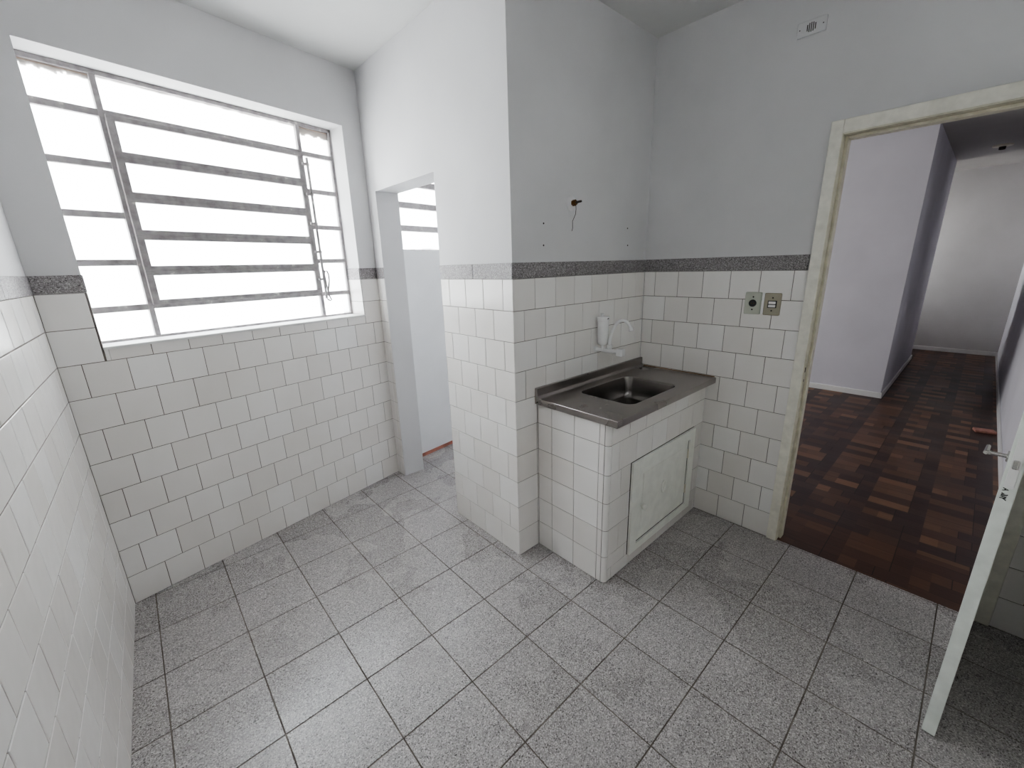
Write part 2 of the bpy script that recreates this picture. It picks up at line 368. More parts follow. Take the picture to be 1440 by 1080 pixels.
G = .2969
def floor_tiles():
    bm = bmesh.new()
    def clip(poly, p, n):
        out = []
        for i in range(len(poly)):
            a, b = poly[i], poly[(i + 1) % len(poly)]
            da, db = (a - p).dot(n), (b - p).dot(n)
            if da >= 0: out.append(a)
            if (da >= 0) != (db >= 0): out.append(a + (b - a) * (da / (da - db)))
        return out
    g = .0022; t = .0018
    xmax = 2.683
    for i in range(-1, 11):
        for j in range(-4, 11):
            x0, x1 = i * G + g, (i + 1) * G - g; y1, y0 = -j * G - g, -(j + 1) * G + g
            if (i, j) == (2, 4): pass
            poly = [Vector((x0, y0)), Vector((x1, y0)), Vector((x1, y1)), Vector((x0, y1))]
            lim = xmax if y1 < -.66 else 2.91
            poly = clip(poly, Vector((lim, 0)), Vector((-1, 0)))
            if len(poly) > 2: poly = clip(poly, A + wn * .03, -wn) if x1 < 1.55 else clip(poly, Vector((1.695, .75)), Vector((.14, -.99)))
            if len(poly) > 2: poly = clip(poly, A - Vector((.02, 0)), Vector((1, -.032)))
            if len(poly) > 2: poly = clip(poly, Vector((0, FRONT - .01)), Vector((0, 1)))
            if len(poly) < 3: continue
            c = sum(poly, Vector((0, 0))) / len(poly)
            tz = [random.uniform(-.0003, .0003) for _ in poly]
            top = [bm.verts.new((*(p + (c - p).normalized() * .0012), tz[k])) for k, p in enumerate(poly)]
            low = [bm.verts.new((p.x, p.y, -.0008)) for p in poly]; bot = [bm.verts.new((p.x, p.y, -.004)) for p in poly]
            n = len(poly)
            bm.faces.new(top)
            for r0, r1 in ((bot, low), (low, top)):
                for k in range(n): bm.faces.new((r0[k], r0[(k + 1) % n], r1[(k + 1) % n], r1[k]))
    f = link('floor', bm, [M_FLOOR], kind='structure')
    bm = bmesh.new(); box(bm, WORLD, -.35, 2.683, FRONT - .1, 1.0, -.10, -.0016); box(bm, WORLD, 2.683, 3.0, -.66, 1.0, -.10, -.0016)
    link('floor_joints', bm, [M_GROUT], f)
    return f
floor_tiles()
bm = bmesh.new(); box(bm, WORLD, 2.6835, 11.0, -2.95, 2.2, -.08, .0006)
link('floor_parquet', bm, [M_PARQ], kind='structure')

# living room and corridor beyond the door
LVL = 2.30
wall('wall_hall_right', [(WORLD, 2.672 + DW, 10.4, -2.80, -2.585, 0, 2.79)], M_LIVB)
wall('wall_hall_end', [(WORLD, 10.0, 10.2, -2.585, .3, 0, 2.79)], M_LIV)
wall('wall_living_far', [(WORLD, 6.28, 9.0, -1.69, -.55, 0, 2.79), (WORLD, 6.28, 6.5, -.55, LVL, 0, 2.79)], M_LIVB)
WX0, WX1, WZ0, WZ1 = 3.6, 5.3, 1.0, 2.15
wall('wall_living_left', [(WORLD, 2.9, WX0, LVL, LVL + .2, 0, 2.79), (WORLD, WX1, 6.5, LVL, LVL + .2, 0, 2.79), (WORLD, WX0, WX1, LVL, LVL + .2, 0, WZ0), (WORLD, WX0, WX1, LVL, LVL + .2, WZ1, 2.79)], M_LIV)
wall('wall_living_near', [(WORLD, 3.02, 3.14, -.78, LVL, 0, 2.79), (WORLD, 2.672 + DW, 3.02, -.78, -.66, 0, 2.79)], M_LIV)
wall('wall_hall_left', [(WORLD, 6.5, 9.15, -.3, -.1, 0, 2.79), (WORLD, 9.8, 10.0, -.3, -.1, 0, 2.79), (WORLD, 9.15, 9.8, -.3, -.1, 0, 1.1), (WORLD, 9.15, 9.8, -.3, -.1, 2.2, 2.79)], M_LIV)  # unseen window hole added to light the corridor end wall
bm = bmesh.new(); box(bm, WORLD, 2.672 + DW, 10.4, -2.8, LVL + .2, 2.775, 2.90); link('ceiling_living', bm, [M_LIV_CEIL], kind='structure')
def skirt(name, segs):
    bm = bmesh.new()
    for x0, x1, y0, y1 in segs: box(bm, WORLD, x0, x1, y0, y1, 0.0006, .065, 0, .004, 2)
    link(name, bm, [M_SKIRT], kind='structure')
skirt('baseboard_hall_right', [(2.83, 10.0, -2.585, -2.571)])
skirt('baseboard_hall_end', [(9.986, 10.0, -2.57, .1)])
skirt('baseboard_living_far', [(6.266, 6.28, -1.69, LVL), (6.266, 9.014, -1.704, -1.69), (9.0, 9.014, -1.69, -.55)])

# ------------------------------------------------------------------ windows
def zframe(v0, v1): pass
w1 = empty('window_1', WIN((S0 + S1) / 2, .145, Z0), kind='structure')
V0, V1 = .135, .160
fz = [2.256, 2.045, 1.833, 1.624, 1.414]
mL, mR = .393, 1.294
bm = bmesh.new()
def bar(F, bm, u0, u1, z0, z1, v0=V0, v1=V1, b=.0015): box(bm, F, u0, u1, v0, v1, z0, z1, 0, b, 1)
bar(WIN, bm, S0, S1, Z1 - .020, Z1); bar(WIN, bm, S0, S1, Z0 + .012, Z0 + .024)
bar(WIN, bm, S0, S0 + .022, Z0 + .012, Z1); bar(WIN, bm, S1 - .018, S1, Z0 + .012, Z1)
for m in (mL, mR): bar(WIN, bm, m - .011, m + .011, Z0 + .02, Z1 - .015, V0 - .003, V1 + .004)
for z in fz:
    bar(WIN, bm, S0 + .01, mL, z - .014, z + .014); bar(WIN, bm, mR, S1 - .01, z - .013, z + .013)
bar(WIN, bm, mL, mR, 2.248, 2.272, V0 - .002, V1 + .004); bar(WIN, bm, mL, mR, 1.404, 1.424, V0 - .002, V1 + .004)
link('fixed_frame', bm, [M_FRAME], w1)
bm = bmesh.new()
for u0, u1 in ((S0 + .02, mL - .01), (mR + .01, S1 - .018)):
    zz = [Z1 - .018] + fz + [Z0 + .022]
    for a, b in zip(zz, zz[1:]): box(bm, WIN, u0, u1, .150, .153, b + .009, a - .009)
box(bm, WIN, mL + .01, mR - .01, .150, .153, 2.27, Z1 - .018); box(bm, WIN, mL + .01, mR - .01, .150, .153, Z0 + .022, 1.405)
link('fixed_panes', bm, [M_GLASS], w1)
# five pivoting sashes of the louvre vent, standing proud of the fixed frame
sz = [2.252, 2.084, 1.916, 1.750, 1.585, 1.423]
for k in range(5):
    a, b = sz[k], sz[k + 1]
    bm = bmesh.new(); v0, v1 = .112, .134
    bar(WIN, bm, mL + .006, mR - .006, a - .023, a, v0, v1); bar(WIN, bm, mL + .006, mR - .006, b, b + .022, v0, v1)
    bar(WIN, bm, mL + .006, mL + .036, b + .001, a - .001, v0 + .001, v1); bar(WIN, bm, mR - .036, mR - .006, b + .001, a - .001, v0 + .001, v1)
    s = link('louvre_sash', bm, [M_FRAME], w1)
    bm = bmesh.new(); box(bm, WIN, mL + .034, mR - .034, .122, .125, b + .018, a - .019); link('pane', bm, [M_GLASS], s)
# opening rod with rings and latch
bm = bmesh.new(); rod = []
for i in range(14):
    z = 2.225 - i * (2.225 - 1.385) / 13; rod.append(WIN(mR + .012, .100, z))
tube(bm, rod, .0075, 12)
for i in range(5):
    z = 2.19 - .17 * i
    box(bm, WIN, mR - .02, mR + .024, .098, .118, z - .007, z + .007, 0, .001, 1)
r = link('opening_rod', bm, [M_FRAME], w1)
bm = bmesh.new()
loop = [(.014, 1.54), (.022, 1.56), (.036, 1.56), (.044, 1.54), (.044, 1.50), (.036, 1.47), (.028, 1.44), (.03, 1.40), (.042, 1.375), (.03, 1.37), (.012, 1.382)]
tube(bm, [WIN(mR + u, .094, z) for u, z in loop], .005, 8)
tube(bm, [WIN(mR + .014, .094, 1.565), WIN(mR + .027, .094, 1.40)], .0045, 8)
link('handle_loop', bm, [M_FRAME], r)
# lumps of old putty along the head of the glass
bm = bmesh.new()
def putty(F, u0, u1, zt, dmin, dmax, v, n=22):
    for i in range(n):
        a, b = u0 + (u1 - u0) * i / n, u0 + (u1 - u0) * (i + 1) / n
        t0 = .5 + .5 * math.sin(i * 1.3) ; h = dmin + (dmax - dmin) * (.4 * t0 + .6 * random.random())
        box(bm, F, a, b, v, v + .004, zt - h, zt)
putty(WIN, S0 + .02, mL - .01, Z1 - .018, .012, .032, .1545); putty(WIN, mL + .01, mR - .01, Z1 - .018, .004, .010, .1545, 60)
putty(WIN, mR + .01, S1 - .018, Z1 - .018, .035, .05, .1545, 12)
link('putty_edge', bm, [M_PUTTY], w1)
bm = bmesh.new(); box(bm, WIN, S0, S1, -.004, .134, Z0, Z0 + .012, 0, .003, 2); link('window_sill', bm, [M_SKIRT], w1)

w2 = empty('window_2', LAU((LW0 + LW1) / 2, .14, LZ0), kind='structure')
bm = bmesh.new()
bar(LAU, bm, LW0, LW1, LZ1 - .03, LZ1, .13, .16); bar(LAU, bm, LW0, LW1, LZ0, LZ0 + .014, .13, .16)
bar(LAU, bm, LW0, LW0 + .02, LZ0, LZ1, .13, .16); bar(LAU, bm, LW1 - .02, LW1, LZ0, LZ1, .13, .16)
for z in (2.39, 2.197, 2.036, 1.866): bar(LAU, bm, LW0, LW1, z - .022, z + .022, .125, .16)
link('fixed_frame', bm, [M_FRAME], w2)
bm = bmesh.new(); zz = [LZ1 - .03, 2.39, 2.197, 2.036, 1.866, LZ0 + .01]
for a, b in zip(zz, zz[1:]): box(bm, LAU, LW0 + .015, LW1 - .015, .146, .149, b + .015, a - .015)
link('panes', bm, [M_GLASS], w2)
LIV = Frame((WX0, LVL), (1, 0), (0, 1)); WW = WX1 - WX0
w3 = empty('window_3', LIV(WW / 2, .1, WZ0), kind='structure')
bm = bmesh.new()
for u in (0, WW / 4 - .02, WW / 2 - .02, WW * .75 - .02, WW - .04): bar(LIV, bm, u, u + .04, WZ0, WZ1, .08, .12)
bar(LIV, bm, 0, WW, WZ0, WZ0 + .04, .08, .12); bar(LIV, bm, 0, WW, WZ1 - .04, WZ1, .08, .12)
link('window_frame', bm, [M_FRAME], w3)

w4 = empty('added_fill_window', FRT((TU0 + TU1) / 2, .1, TZ0), kind='structure')  # frame and glass of the added fill opening
bm = bmesh.new()
for u in (TU0, (TU0 + TU1) / 2 - .015, TU1 - .03): bar(FRT, bm, u, u + .03, TZ0, TZ1, .08, .11)
bar(FRT, bm, TU0, TU1, TZ0, TZ0 + .03, .08, .11); bar(FRT, bm, TU0, TU1, TZ1 - .03, TZ1, .08, .11)
link('window_frame', bm, [M_FRAME], w4)
bm = bmesh.new(); box(bm, FRT, TU0 + .01, TU1 - .01, .095, .098, TZ0 + .01, TZ1 - .01); link('panes', bm, [M_GLASS], w4)

# ------------------------------------------------------------------ door
d1 = empty('door_1', RGT((cu0 + cu1) / 2, DW / 2, 0), kind='structure')
bm = bmesh.new()
HT = 2.072
box(bm, RGT, uJ0, cu0 - .003, -.014, .0, .0015, 2.132, 0, .003, 2); box(bm, RGT, cu1 + .003, uJ1, -.014, 0, .0015, 2.132, 0, .003, 2)
box(bm, RGT, cu0 - .003, cu1 + .003, -.0139, 0, 2.078, 2.132, 0, .003, 2)
link('casing', bm, [M_CREAM], d1)
bm = bmesh.new()
box(bm, RGT, cu0 - .028, cu0, -.012, DW + .002, .001, 2.10, 0, .002, 1); box(bm, RGT, cu1, cu1 + .028, -.012, DW + .002, .001, 2.10, 0, .002, 1)
box(bm, RGT, cu0, cu1, -.012, DW + .002, HT, 2.10, 0, .002, 1)
box(bm, RGT, cu0, cu0 + .012, .035, .085, .001, HT, 0, .002, 1); box(bm, RGT, cu0 + .012, cu1, .035, .085, HT - .012, HT, 0, .002, 1)
jb = link('jamb', bm, [M_JAMB], d1)
bm = bmesh.new(); box(bm, RGT, cu0 - .001, cu0 + .0012, .005, .02, .95, 1.10); link('strike_plate', bm, [M_JAMB], jb)
bm = bmesh.new(); box(bm, RGT, cu0 + .0008, cu0 + .0018, .0, .010, .995, 1.02); box(bm, RGT, cu0 + .0008, cu0 + .0018, .003, .009, .945, .957); link('latch_hole', bm, [M_DARK], jb)
# leaf: swung into the kitchen, free edge toward the camera
p0 = Vector((1.893, -2.398)); hp = Vector((2.660, -2.4725))
dd = (hp - p0).normalized(); DL = Frame(p0, dd, (dd.y, -dd.x)); LL = (hp - p0).length     # v>0 = photo right side
DL = Frame(p0, dd, (dd.y, -dd.x))
bm = bmesh.new(); box(bm, DL, 0, LL, -.0165, .0165, .006, 2.055, 0, .0015, 2)
leaf = link('door_leaf', bm, [M_LEAF], d1)
bm = bmesh.new(); plate(bm, Frame(p0, (dd.y, -dd.x), dd), 0, 1.0, .020, .15, .004, .001, -.0012)
link('lock_plate', bm, [M_SKIRT], leaf)
bm = bmesh.new(); box(bm, DL, -.006, .0, -.006, .006, .985, 1.012, 0, .003, 2); link('latch_bolt', bm, [M_CHROME], leaf)
LF = Frame(p0, dd, (dd.y, -dd.x))
for sgn in (-1, 1):
    bm = bmesh.new()
    c = LF(.055, sgn * .0165, 1.0)
    ax = Vector((dd.y, -dd.x, 0)) * sgn
    lathe(bm, [(0, .005), (.014, .005), (.016, .004), (.016, 0)], c, ax, 24)
    tube(bm, [c, c + ax * .02, c + ax * .036, LF(.048, sgn * .0165, 1.0) + ax * .044, LF(.02, sgn * .0165, 1.0) + ax * .046 if sgn > 0 else LF(.02, sgn * .0165, 1.0) + ax * .046, LF(.10, sgn * .0165, 1.0) + ax * .046][:4] + [LF(.12, sgn * .0165, .998) + ax * .046], [.006, .0055, .0055, .006, .005], 12)
    link('lever_handle', bm, [M_CHROME], leaf)
# pen marks on the edge of the leaf
bm = bmesh.new()
E2 = Frame(p0 - dd * .0006, (dd.y, -dd.x), dd)
def pen(pts):
    tube(bm, [E2(u * .0013 - .004, -.0002, .900 + z * .0013) for u, z in pts], .0011, 6)
pen([(-4, 14), (4, 17), (-4, 20)]); pen([(-1, 15), (0, 19)])
pen([(-4, 3), (4, 4), (5, 6)]); pen([(-5, -4), (4, -3)]); pen([(0, -4), (4, 0)]); pen([(0, -4), (5, -8)]); pen([(-4, 8), (0, 6), (-4, 5)]); pen([(-4, 0), (2, 1), (-2, -1)])
link('pen_marks', bm, [M_INK], leaf)
bm = bmesh.new()
for z in (.25, 1.05, 1.85): tube(bm, [DL(LL + .004, -.006, z - .04), DL(LL + .004, -.006, z + .04)], .006, 12)
link('hinges', bm, [M_CHROME], leaf)

# ------------------------------------------------------------------ sink cabinet
X0, X1c, YF, CT = 1.683, 2.6715, -1.235, .862
cab = empty('sink_cabinet', ((X0 + X1c) / 2, -1.0, 0), 'low white tiled sink base with a small metal access door under the steel top', 'cabinet')
R = .024
bm = bmesh.new()
box(bm, WORLD, X0 + .003, X0 + .07, YF + .036, -.784, .0, CT - .002); box(bm, WORLD, X0 + .036, X1c - .001, YF + .003, YF + .05, 0, CT - .002)
link('masonry_body', bm, [M_GROUT], cab)
CS = Frame((X0, -.78), (0, -1), (1, 0)); CFr = Frame((X0, YF), (1, 0), (0, 1))
tile_panel('side_tiles', CS, [(.004, .102, .001, CT, lambda r: .102), (.102, .455 - R, .001, CT, lambda r: .102)], cab)
du0, du1, dz0, dz1 = .200, .872, .070, .600
EDGE = X1c - X0
tile_panel('front_tiles', CFr, [(R, EDGE, .001, .070, alt(.06, 0)), (R, du0 - .004, .07, .600, alt(R, .11)), (du1, EDGE, .07, .600, alt(du1, du1 + .06)), (R, EDGE, .600, CT, alt(.09, .02))], cab)
bm = bmesh.new()
z = .001
while z < CT - .001:
    z1 = min(CT, (math.floor(z / T + 1e-6) + 1) * T) - .002
    rings = []
    for zz_, ins in ((z, .0015), (z + .0015, 0), (z1 - .0015, 0), (z1, .0015)):
        ring = []
        for k in range(9):
            a = math.radians(185 + 80 * k / 8); rr = R - ins
            ring.append(bm.verts.new((X0 + R + rr * math.cos(a), YF + R + rr * math.sin(a), zz_)))
        rings.append(ring)
    for r0, r1 in zip(rings, rings[1:]):
        for k in range(8): bm.faces.new((r0[k], r0[k + 1], r1[k + 1], r1[k]))
    z = z1 + .002
tr = link('rounded_corner_trim', bm, [M_TILE], cab)
bm = bmesh.new()
rg = [[bm.verts.new((X0 + R + (R - .003) * math.cos(math.radians(180 + 90 * k / 8)), YF + R + (R - .003) * math.sin(math.radians(180 + 90 * k / 8)), zz_)) for k in range(9)] for zz_ in (.0, CT)]
for k in range(8): bm.faces.new((rg[0][k], rg[0][k + 1], rg[1][k + 1], rg[1][k]))
link('corner_grout', bm, [M_GROUT], cab)
# access door
bm = bmesh.new(); fw = .060
for u0, u1, z0, z1 in ((du0, du0 + fw, dz0, dz1), (du1 - fw, du1, dz0, dz1), (du0 + fw, du1 - fw, dz1 - fw, dz1), (du0 + fw, du1 - fw, dz0, dz0 + .042)):
    box(bm, CFr, u0 - .0005, u1 + .0005, -.014, .01, z0, z1, 0, .002, 2)
box(bm, CFr, du0 - .004, du0, -.0012, .01, dz0, dz1, 1); box(bm, CFr, du0 - .004, du1, -.0012, .0, dz1, dz1 + .004, 1)
link('access_door_frame', bm, [M_DOORW], cab)
bpy.data.objects['access_door_frame'].data.materials.append(M_DARK)
bm = bmesh.new()
u0, u1, z0, z1 = du0 + fw + .009, du1 - fw - .004, dz0 + .046, dz1 - fw - .006
box(bm, CFr, u0, u1, -.004, .006, z0, z1, 0, .0015, 2)
box(bm, CFr, u0 + .045, u1 - .085, -.0065, -.003, z0 + .05, z1 - .03, 0, .002, 2)
dr = link('access_door', bm, [M_DOORW], cab)
bm = bmesh.new()
for a, b, c, d_ in ((u0 - .009, u1 + .004, z1, z1 + .0065), (u0 - .009, u0 + .0005, z0, z1), (u1 - .001, u1 + .0035, z0, z1), (u0, u1, z0 - .003, z0 + .001)):
    box(bm, CFr, a, b, -.0045, .008, c, d_)
link('door_gap', bm, [M_DARK], cab)
kb = (1.99 - X0 - .0, .318)
bm = bmesh.new(); lathe(bm, [(.005, 0), (.005, .010), (.014, .012), (.016, .018), (.012, .026), (0, .028)], CFr(kb[0], -.0045, kb[1]), (0, -1, 0), 20); link('knob', bm, [M_DOORW], dr, smooth=True)
bm = bmesh.new()
cx, cz = 2.215 - X0, .342
ring = [CFr(cx + .021 * math.cos(2 * math.pi * k / 28), -.0085, cz + .036 * math.sin(2 * math.pi * k / 28)) for k in range(29)]
tube(bm, ring, .0042, 8, caps=False); lathe(bm, [(0, .002), (.012, .0015), (.014, 0)], CFr(cx, -.0065, cz), (0, -1, 0), 20)
link('oval_emblem', bm, [M_DOORW], dr, smooth=True)
bm = bmesh.new()
for zc in (z1 - .085, z0 + .10):
    bm = bmesh.new(); tube(bm, [CFr(u1 + .001, -.007, zc - .028), CFr(u1 + .001, -.007, zc + .028)], .0045, 10); link('hinge', bm, [M_JAMB], dr)

# ------------------------------------------------------------------ steel sink top
ST = .893
sx0, sx1, sy0, sy1 = 1.664, 2.671, -1.287, -.783
top = empty('steel_sink_top', ((sx0 + sx1) / 2, -1.03, CT), 'brushed stainless steel sink top with one square bowl, on the white tiled base', 'sink')
bx, by, bw, bh, br = 2.146, -1.034, .475, .330, .048
bm = bmesh.new()
# deck with bowl hole: bridge outer rect with rounded hole
hole = rrect(bw, bh, br, 8)
def ringv(pts, z): return [bm.verts.new((x, y, z)) for x, y in pts]
# outer loop with same vertex count projected to rectangle
outer = []
for hx, hy in hole:
    x, y = hx, hy
    sx = (sx1 - .022 - bx) / (bw / 2) if x > 0 else (bx - sx0 - .012) / (bw / 2)
    sy = (sy1 - .02 - by) / (bh / 2) if y > 0 else (by - sy0 - .012) / (bh / 2)
    outer.append((x, y, sx, sy))
def outpt(x, y, sx, sy):
    # push corner arcs out to the rectangle corner
    ux, uy = x / (bw / 2), y / (bh / 2); m = max(abs(ux), abs(uy)); ux /= m; uy /= m
    return (bx + ux * (bw / 2) * sx, by + uy * (bh / 2) * sy)
O = [outpt(*o) for o in outer]
# snap arc middles to exact corners
n_ = 9
for q in range(4):
    i = q * n_ + 4; hx, hy, sx, sy = outer[i]
    O[i] = (bx + math.copysign(bw / 2 * sx, hx), by + math.copysign(bh / 2 * sy, hy))
prof = [(1.0, ST - .004, 'o'), ]
ro = ringv(O, ST - .004)
rh0 = ringv([(bx + x * 1.02, by + y * 1.03) for x, y in hole], ST - .004)
rh1 = ringv([(bx + x, by + y) for x, y in hole], ST - .007)
def loft(r0, r1):
    n = len(r0)
    for k in range(n): bm.faces.new((r0[k], r0[(k + 1) % n], r1[(k + 1) % n], r1[k]))
loft(ro, rh0); loft(rh0, rh1)
# raised rolled rim around the deck and turned-down apron
def rim(d, z):
    out = []
    for (x, y), (hx, hy, sx, sy) in zip(O, outer):
        out.append((x, y))
    xs0, xs1, ys0, ys1 = sx0 + .012, sx1 - .022, sy0 + .012, sy1 - .02
    res = []
    for x, y in O:
        fx = (x - (xs0 + xs1) / 2) / ((xs1 - xs0) / 2); fy = (y - (ys0 + ys1) / 2) / ((ys1 - ys0) / 2)
        l, r_, b_, t_ = d
        nx0, nx1, ny0, ny1 = xs0 - l, xs1 + r_, ys0 - b_, ys1 + t_
        res.append(((nx0 + nx1) / 2 + fx * (nx1 - nx0) / 2, (ny0 + ny1) / 2 + fy * (ny1 - ny0) / 2))
    return ringv(res, z)
r1_ = rim((.004, .004, .004, .0), ST); r2_ = rim((.011, .018, .011, .0), ST); r3_ = rim((.012, .0215, .012, .0), ST - .002); r4_ = rim((.012, .0215, .012, .0), ST - .033); r5_ = rim((.004, .004, .004, 0), ST - .033)
for a, b in ((ro, r1_), (r1_, r2_), (r2_, r3_), (r3_, r4_), (r4_, r5_)): loft(a, b)
link('deck', bm, [M_STEEL], top)
bm = bmesh.new()
depth = .135
levels = [(1.0, 0, ST - .007), (.985, 0, ST - .02), (.95, 0, ST - .09), (.93, 0, ST - depth + .025), (.90, 0, ST - depth + .010), (.82, 0, ST - depth), (.30, 0, ST - depth - .004), (.13, 0, ST - depth - .005)]
rings = [[bm.verts.new((bx + x * s, by + y * s * (1 if s > .5 else bw / bh if False else 1), z)) for x, y in hole] for s, _, z in levels]
for a, b in zip(rings, rings[1:]):
    n = len(a)
    for k in range(n): bm.faces.new((a[k], a[(k + 1) % n], b[(k + 1) % n], b[k]))
bm.faces.new(rings[-1])
link('bowl', bm, [M_BOWL], top, smooth=True)
bm = bmesh.new(); lathe(bm, [(0, .001), (.018, .001), (.020, .004), (.034, .006), (.038, .003)], (bx, by, ST - depth - .006), (0, 0, 1), 32); link('drain', bm, [M_CHROME], top, smooth=True)
bm = bmesh.new()
prof = [(-.783, ST - .033), (-.783, .945), (-.786, .948), (-.796, .948), (-.799, .945), (-.801, ST + .012), (-.806, ST), (-.812, ST - .004)]
L0 = [bm.verts.new((sx0, y, z)) for y, z in prof]; L1 = [bm.verts.new((sx1, y, z)) for y, z in prof]
for k in range(len(prof) - 1): bm.faces.new((L0[k], L0[k + 1], L1[k + 1], L1[k]))
bm.faces.new(L0); bm.faces.new(L1)
link('splashback', bm, [M_STEEL], top)
bm = bmesh.new(); tube(bm, [(sx1 - .001, -.81, ST + .001), (sx1 - .001, sy0 + .01, ST + .001)], .0035, 8); link('sealant_line', bm, [M_DIRT], top)
bm = bmesh.new(); tube(bm, [(sx0 + .002, -.785, .862), (sx0 + .002, -.785, .945)], .0025, 6)
link('sealant_line', bm, [M_DIRT], top)

# ------------------------------------------------------------------ filter tap
fx = 2.18
tap = empty('filter_tap', (fx, -.78, 1.075), 'white plastic filter tap with gooseneck spout on the tiled wall above the sink', 'tap')
bm = bmesh.new()
lathe(bm, [(0, 0), (.020, 0), (.020, .004), (.012, .008), (.0115, .06), (.0135, .062), (.0135, .12), (.011, .124), (.011, .150), (0, .150)], (fx, -.7805, 1.075), (0, -1, 0), 24)
lathe(bm, [(.009, 0), (.009, .03), (.016, .032), (.016, .04)], (fx, -.826, 1.075), (0, 0, 1), 20)
lathe(bm, [(.010, 0), (.010, .014), (.016, .016), (.016, .034), (.011, .036)], (fx, -.874, 1.075), (0, 0, 1), 20)
link('tap_body', bm, [M_PLASTIC], tap, smooth=False)
bm = bmesh.new()
lathe(bm, [(0, 0), (.020, .002), (.028, .008), (.031, .02), (.032, .135), (.032, .142)], (fx, -.826, 1.103), (0, 0, 1), 32)
ft = link('filter_housing', bm, [M_PLASTIC], tap, smooth=True)
bm = bmesh.new()
lathe(bm, [(.032, 0), (.0355, .001), (.0365, .018), (.034, .024), (.012, .027), (.0, .027)], (fx, -.826, 1.243), (0, 0, 1), 32)
lathe(bm, [(.007, 0), (.007, .012), (.010, .013), (.010, .018), (0, .019)], (fx - .012, -.826, 1.268), (0, 0, 1), 16)
lathe(bm, [(0, .006), (.005, .005), (.006, 0)], (fx - .002, -.860, 1.255), (0, -1, 0), 16)
link('filter_cap', bm, [M_PLASTIC], ft)
bm = bmesh.new(); lathe(bm, [(0, .003), (.0045, .002), (.005, 0)], (fx - .004, -.8625, 1.257), (-.3, -1, 0), 14); link('air_screw', bm, [M_DARK], ft)
bm = bmesh.new()
P_ = [(-.874, 1.11), (-.876, 1.14), (-.884, 1.175), (-.899, 1.210), (-.920, 1.238), (-.945, 1.253), (-.972, 1.252), (-.994, 1.238), (-1.006, 1.218)]
cur = []
for i in range(len(P_) - 1):
    for t in (0, .5):
        a = [Vector(P_[max(0, min(len(P_) - 1, i + k))]) for k in (-1, 0, 1, 2)]
        q = .5 * ((2 * a[1]) + (a[2] - a[0]) * t + (2 * a[0] - 5 * a[1] + 4 * a[2] - a[3]) * t * t + (-a[0] + 3 * a[1] - 3 * a[2] + a[3]) * t ** 3)
        cur.append((fx, q.x, q.y))
cur.append((fx, *P_[-1]))
tube(bm, cur, [.0105 - .002 * min(1, i / 6) for i in range(len(cur))], 14)
sp = link('gooseneck_spout', bm, [M_PLASTIC], tap, smooth=True)
bm = bmesh.new(); lathe(bm, [(.008, 0), (.0105, .002), (.013, .020), (.011, .022), (0, .022)], (fx, -1.004, 1.222), (0, -.35, -.9), 20); link('aerator', bm, [M_PLASTIC], sp)
bm = bmesh.new(); box(bm, WORLD, fx - .018, fx + .018, -.968, -.930, 1.055, 1.095, 0, .004, 3); link('square_handle', bm, [M_PLASTIC], tap)

# ------------------------------------------------------------------ wall plates
sock = empty('socket_plate', RGT(.655, 0, 1.331), 'grey-green wall plate with one round black socket, left of the switch plate', 'socket')
bm = bmesh.new(); plate(bm, RGT, .655, 1.331, .080, .116, .006, .0, -.007, .002); link('cover_plate', bm, [M_SOCK], sock)
bm = bmesh.new(); lathe(bm, [(0, .0008), (.012, .001), (.0175, .0025), (.019, .001), (.019, -.001)], RGT(.655, -.007, 1.331), (-1, 0, 0), 28); link('round_socket', bm, [M_BLACK], sock, smooth=True)
for z in (1.331 - .033, 1.331 + .033):
    bm = bmesh.new(); lathe(bm, [(0, .0012), (.0035, .0008), (.004, 0)], RGT(.655, -.007, z), (-1, 0, 0), 12); link('screw', bm, [M_DARK], sock)
bm = bmesh.new()
for dy in (-.006, .006): lathe(bm, [(0, .0005), (.0022, 0)], RGT(.655 + dy, -.0080, 1.331), (-1, 0, 0), 10)
link('pin_holes', bm, [M_BRASS], sock)
sw = empty('switch_plate', RGT(.748, 0, 1.329), 'tan metal switch plate with two white rocker keys, right of the socket plate', 'light switch')
bm = bmesh.new(); plate(bm, RGT, .748, 1.329, .078, .114, .006, .0, -.006, .002); link('cover_plate', bm, [M_SWITCH], sw)
bm = bmesh.new(); box(bm, RGT, .748 - .021, .748 + .021, -.008, -.005, 1.329 - .0185, 1.329 + .0185, 0, .001, 1); link('key_surround', bm, [M_BLACK], sw)
for z in (1.329 - .0085, 1.329 + .0085):
    bm = bmesh.new(); box(bm, RGT, .748 - .0165, .748 + .0165, -.0115, -.007, z - .0065, z + .0065, 0, .0015, 2); link('rocker_key', bm, [M_PLASTIC], sw)
for z in (1.329 - .033, 1.329 + .033):
    bm = bmesh.new(); lathe(bm, [(0, .0012), (.0035, .0008), (.004, 0)], RGT(.748, -.006, z), (-1, 0, 0), 12); link('screw', bm, [M_DARK], sw)
bm = bmesh.new(); box(bm, RGT, .6965, .7075, -.0015, 0, 1.277, 1.386, 0, .0005, 1)
tag(link('filler_strip', bm, [M_PLASTIC]), 'thin white strip on the tiles between the socket plate and switch plate', 'wall patch')

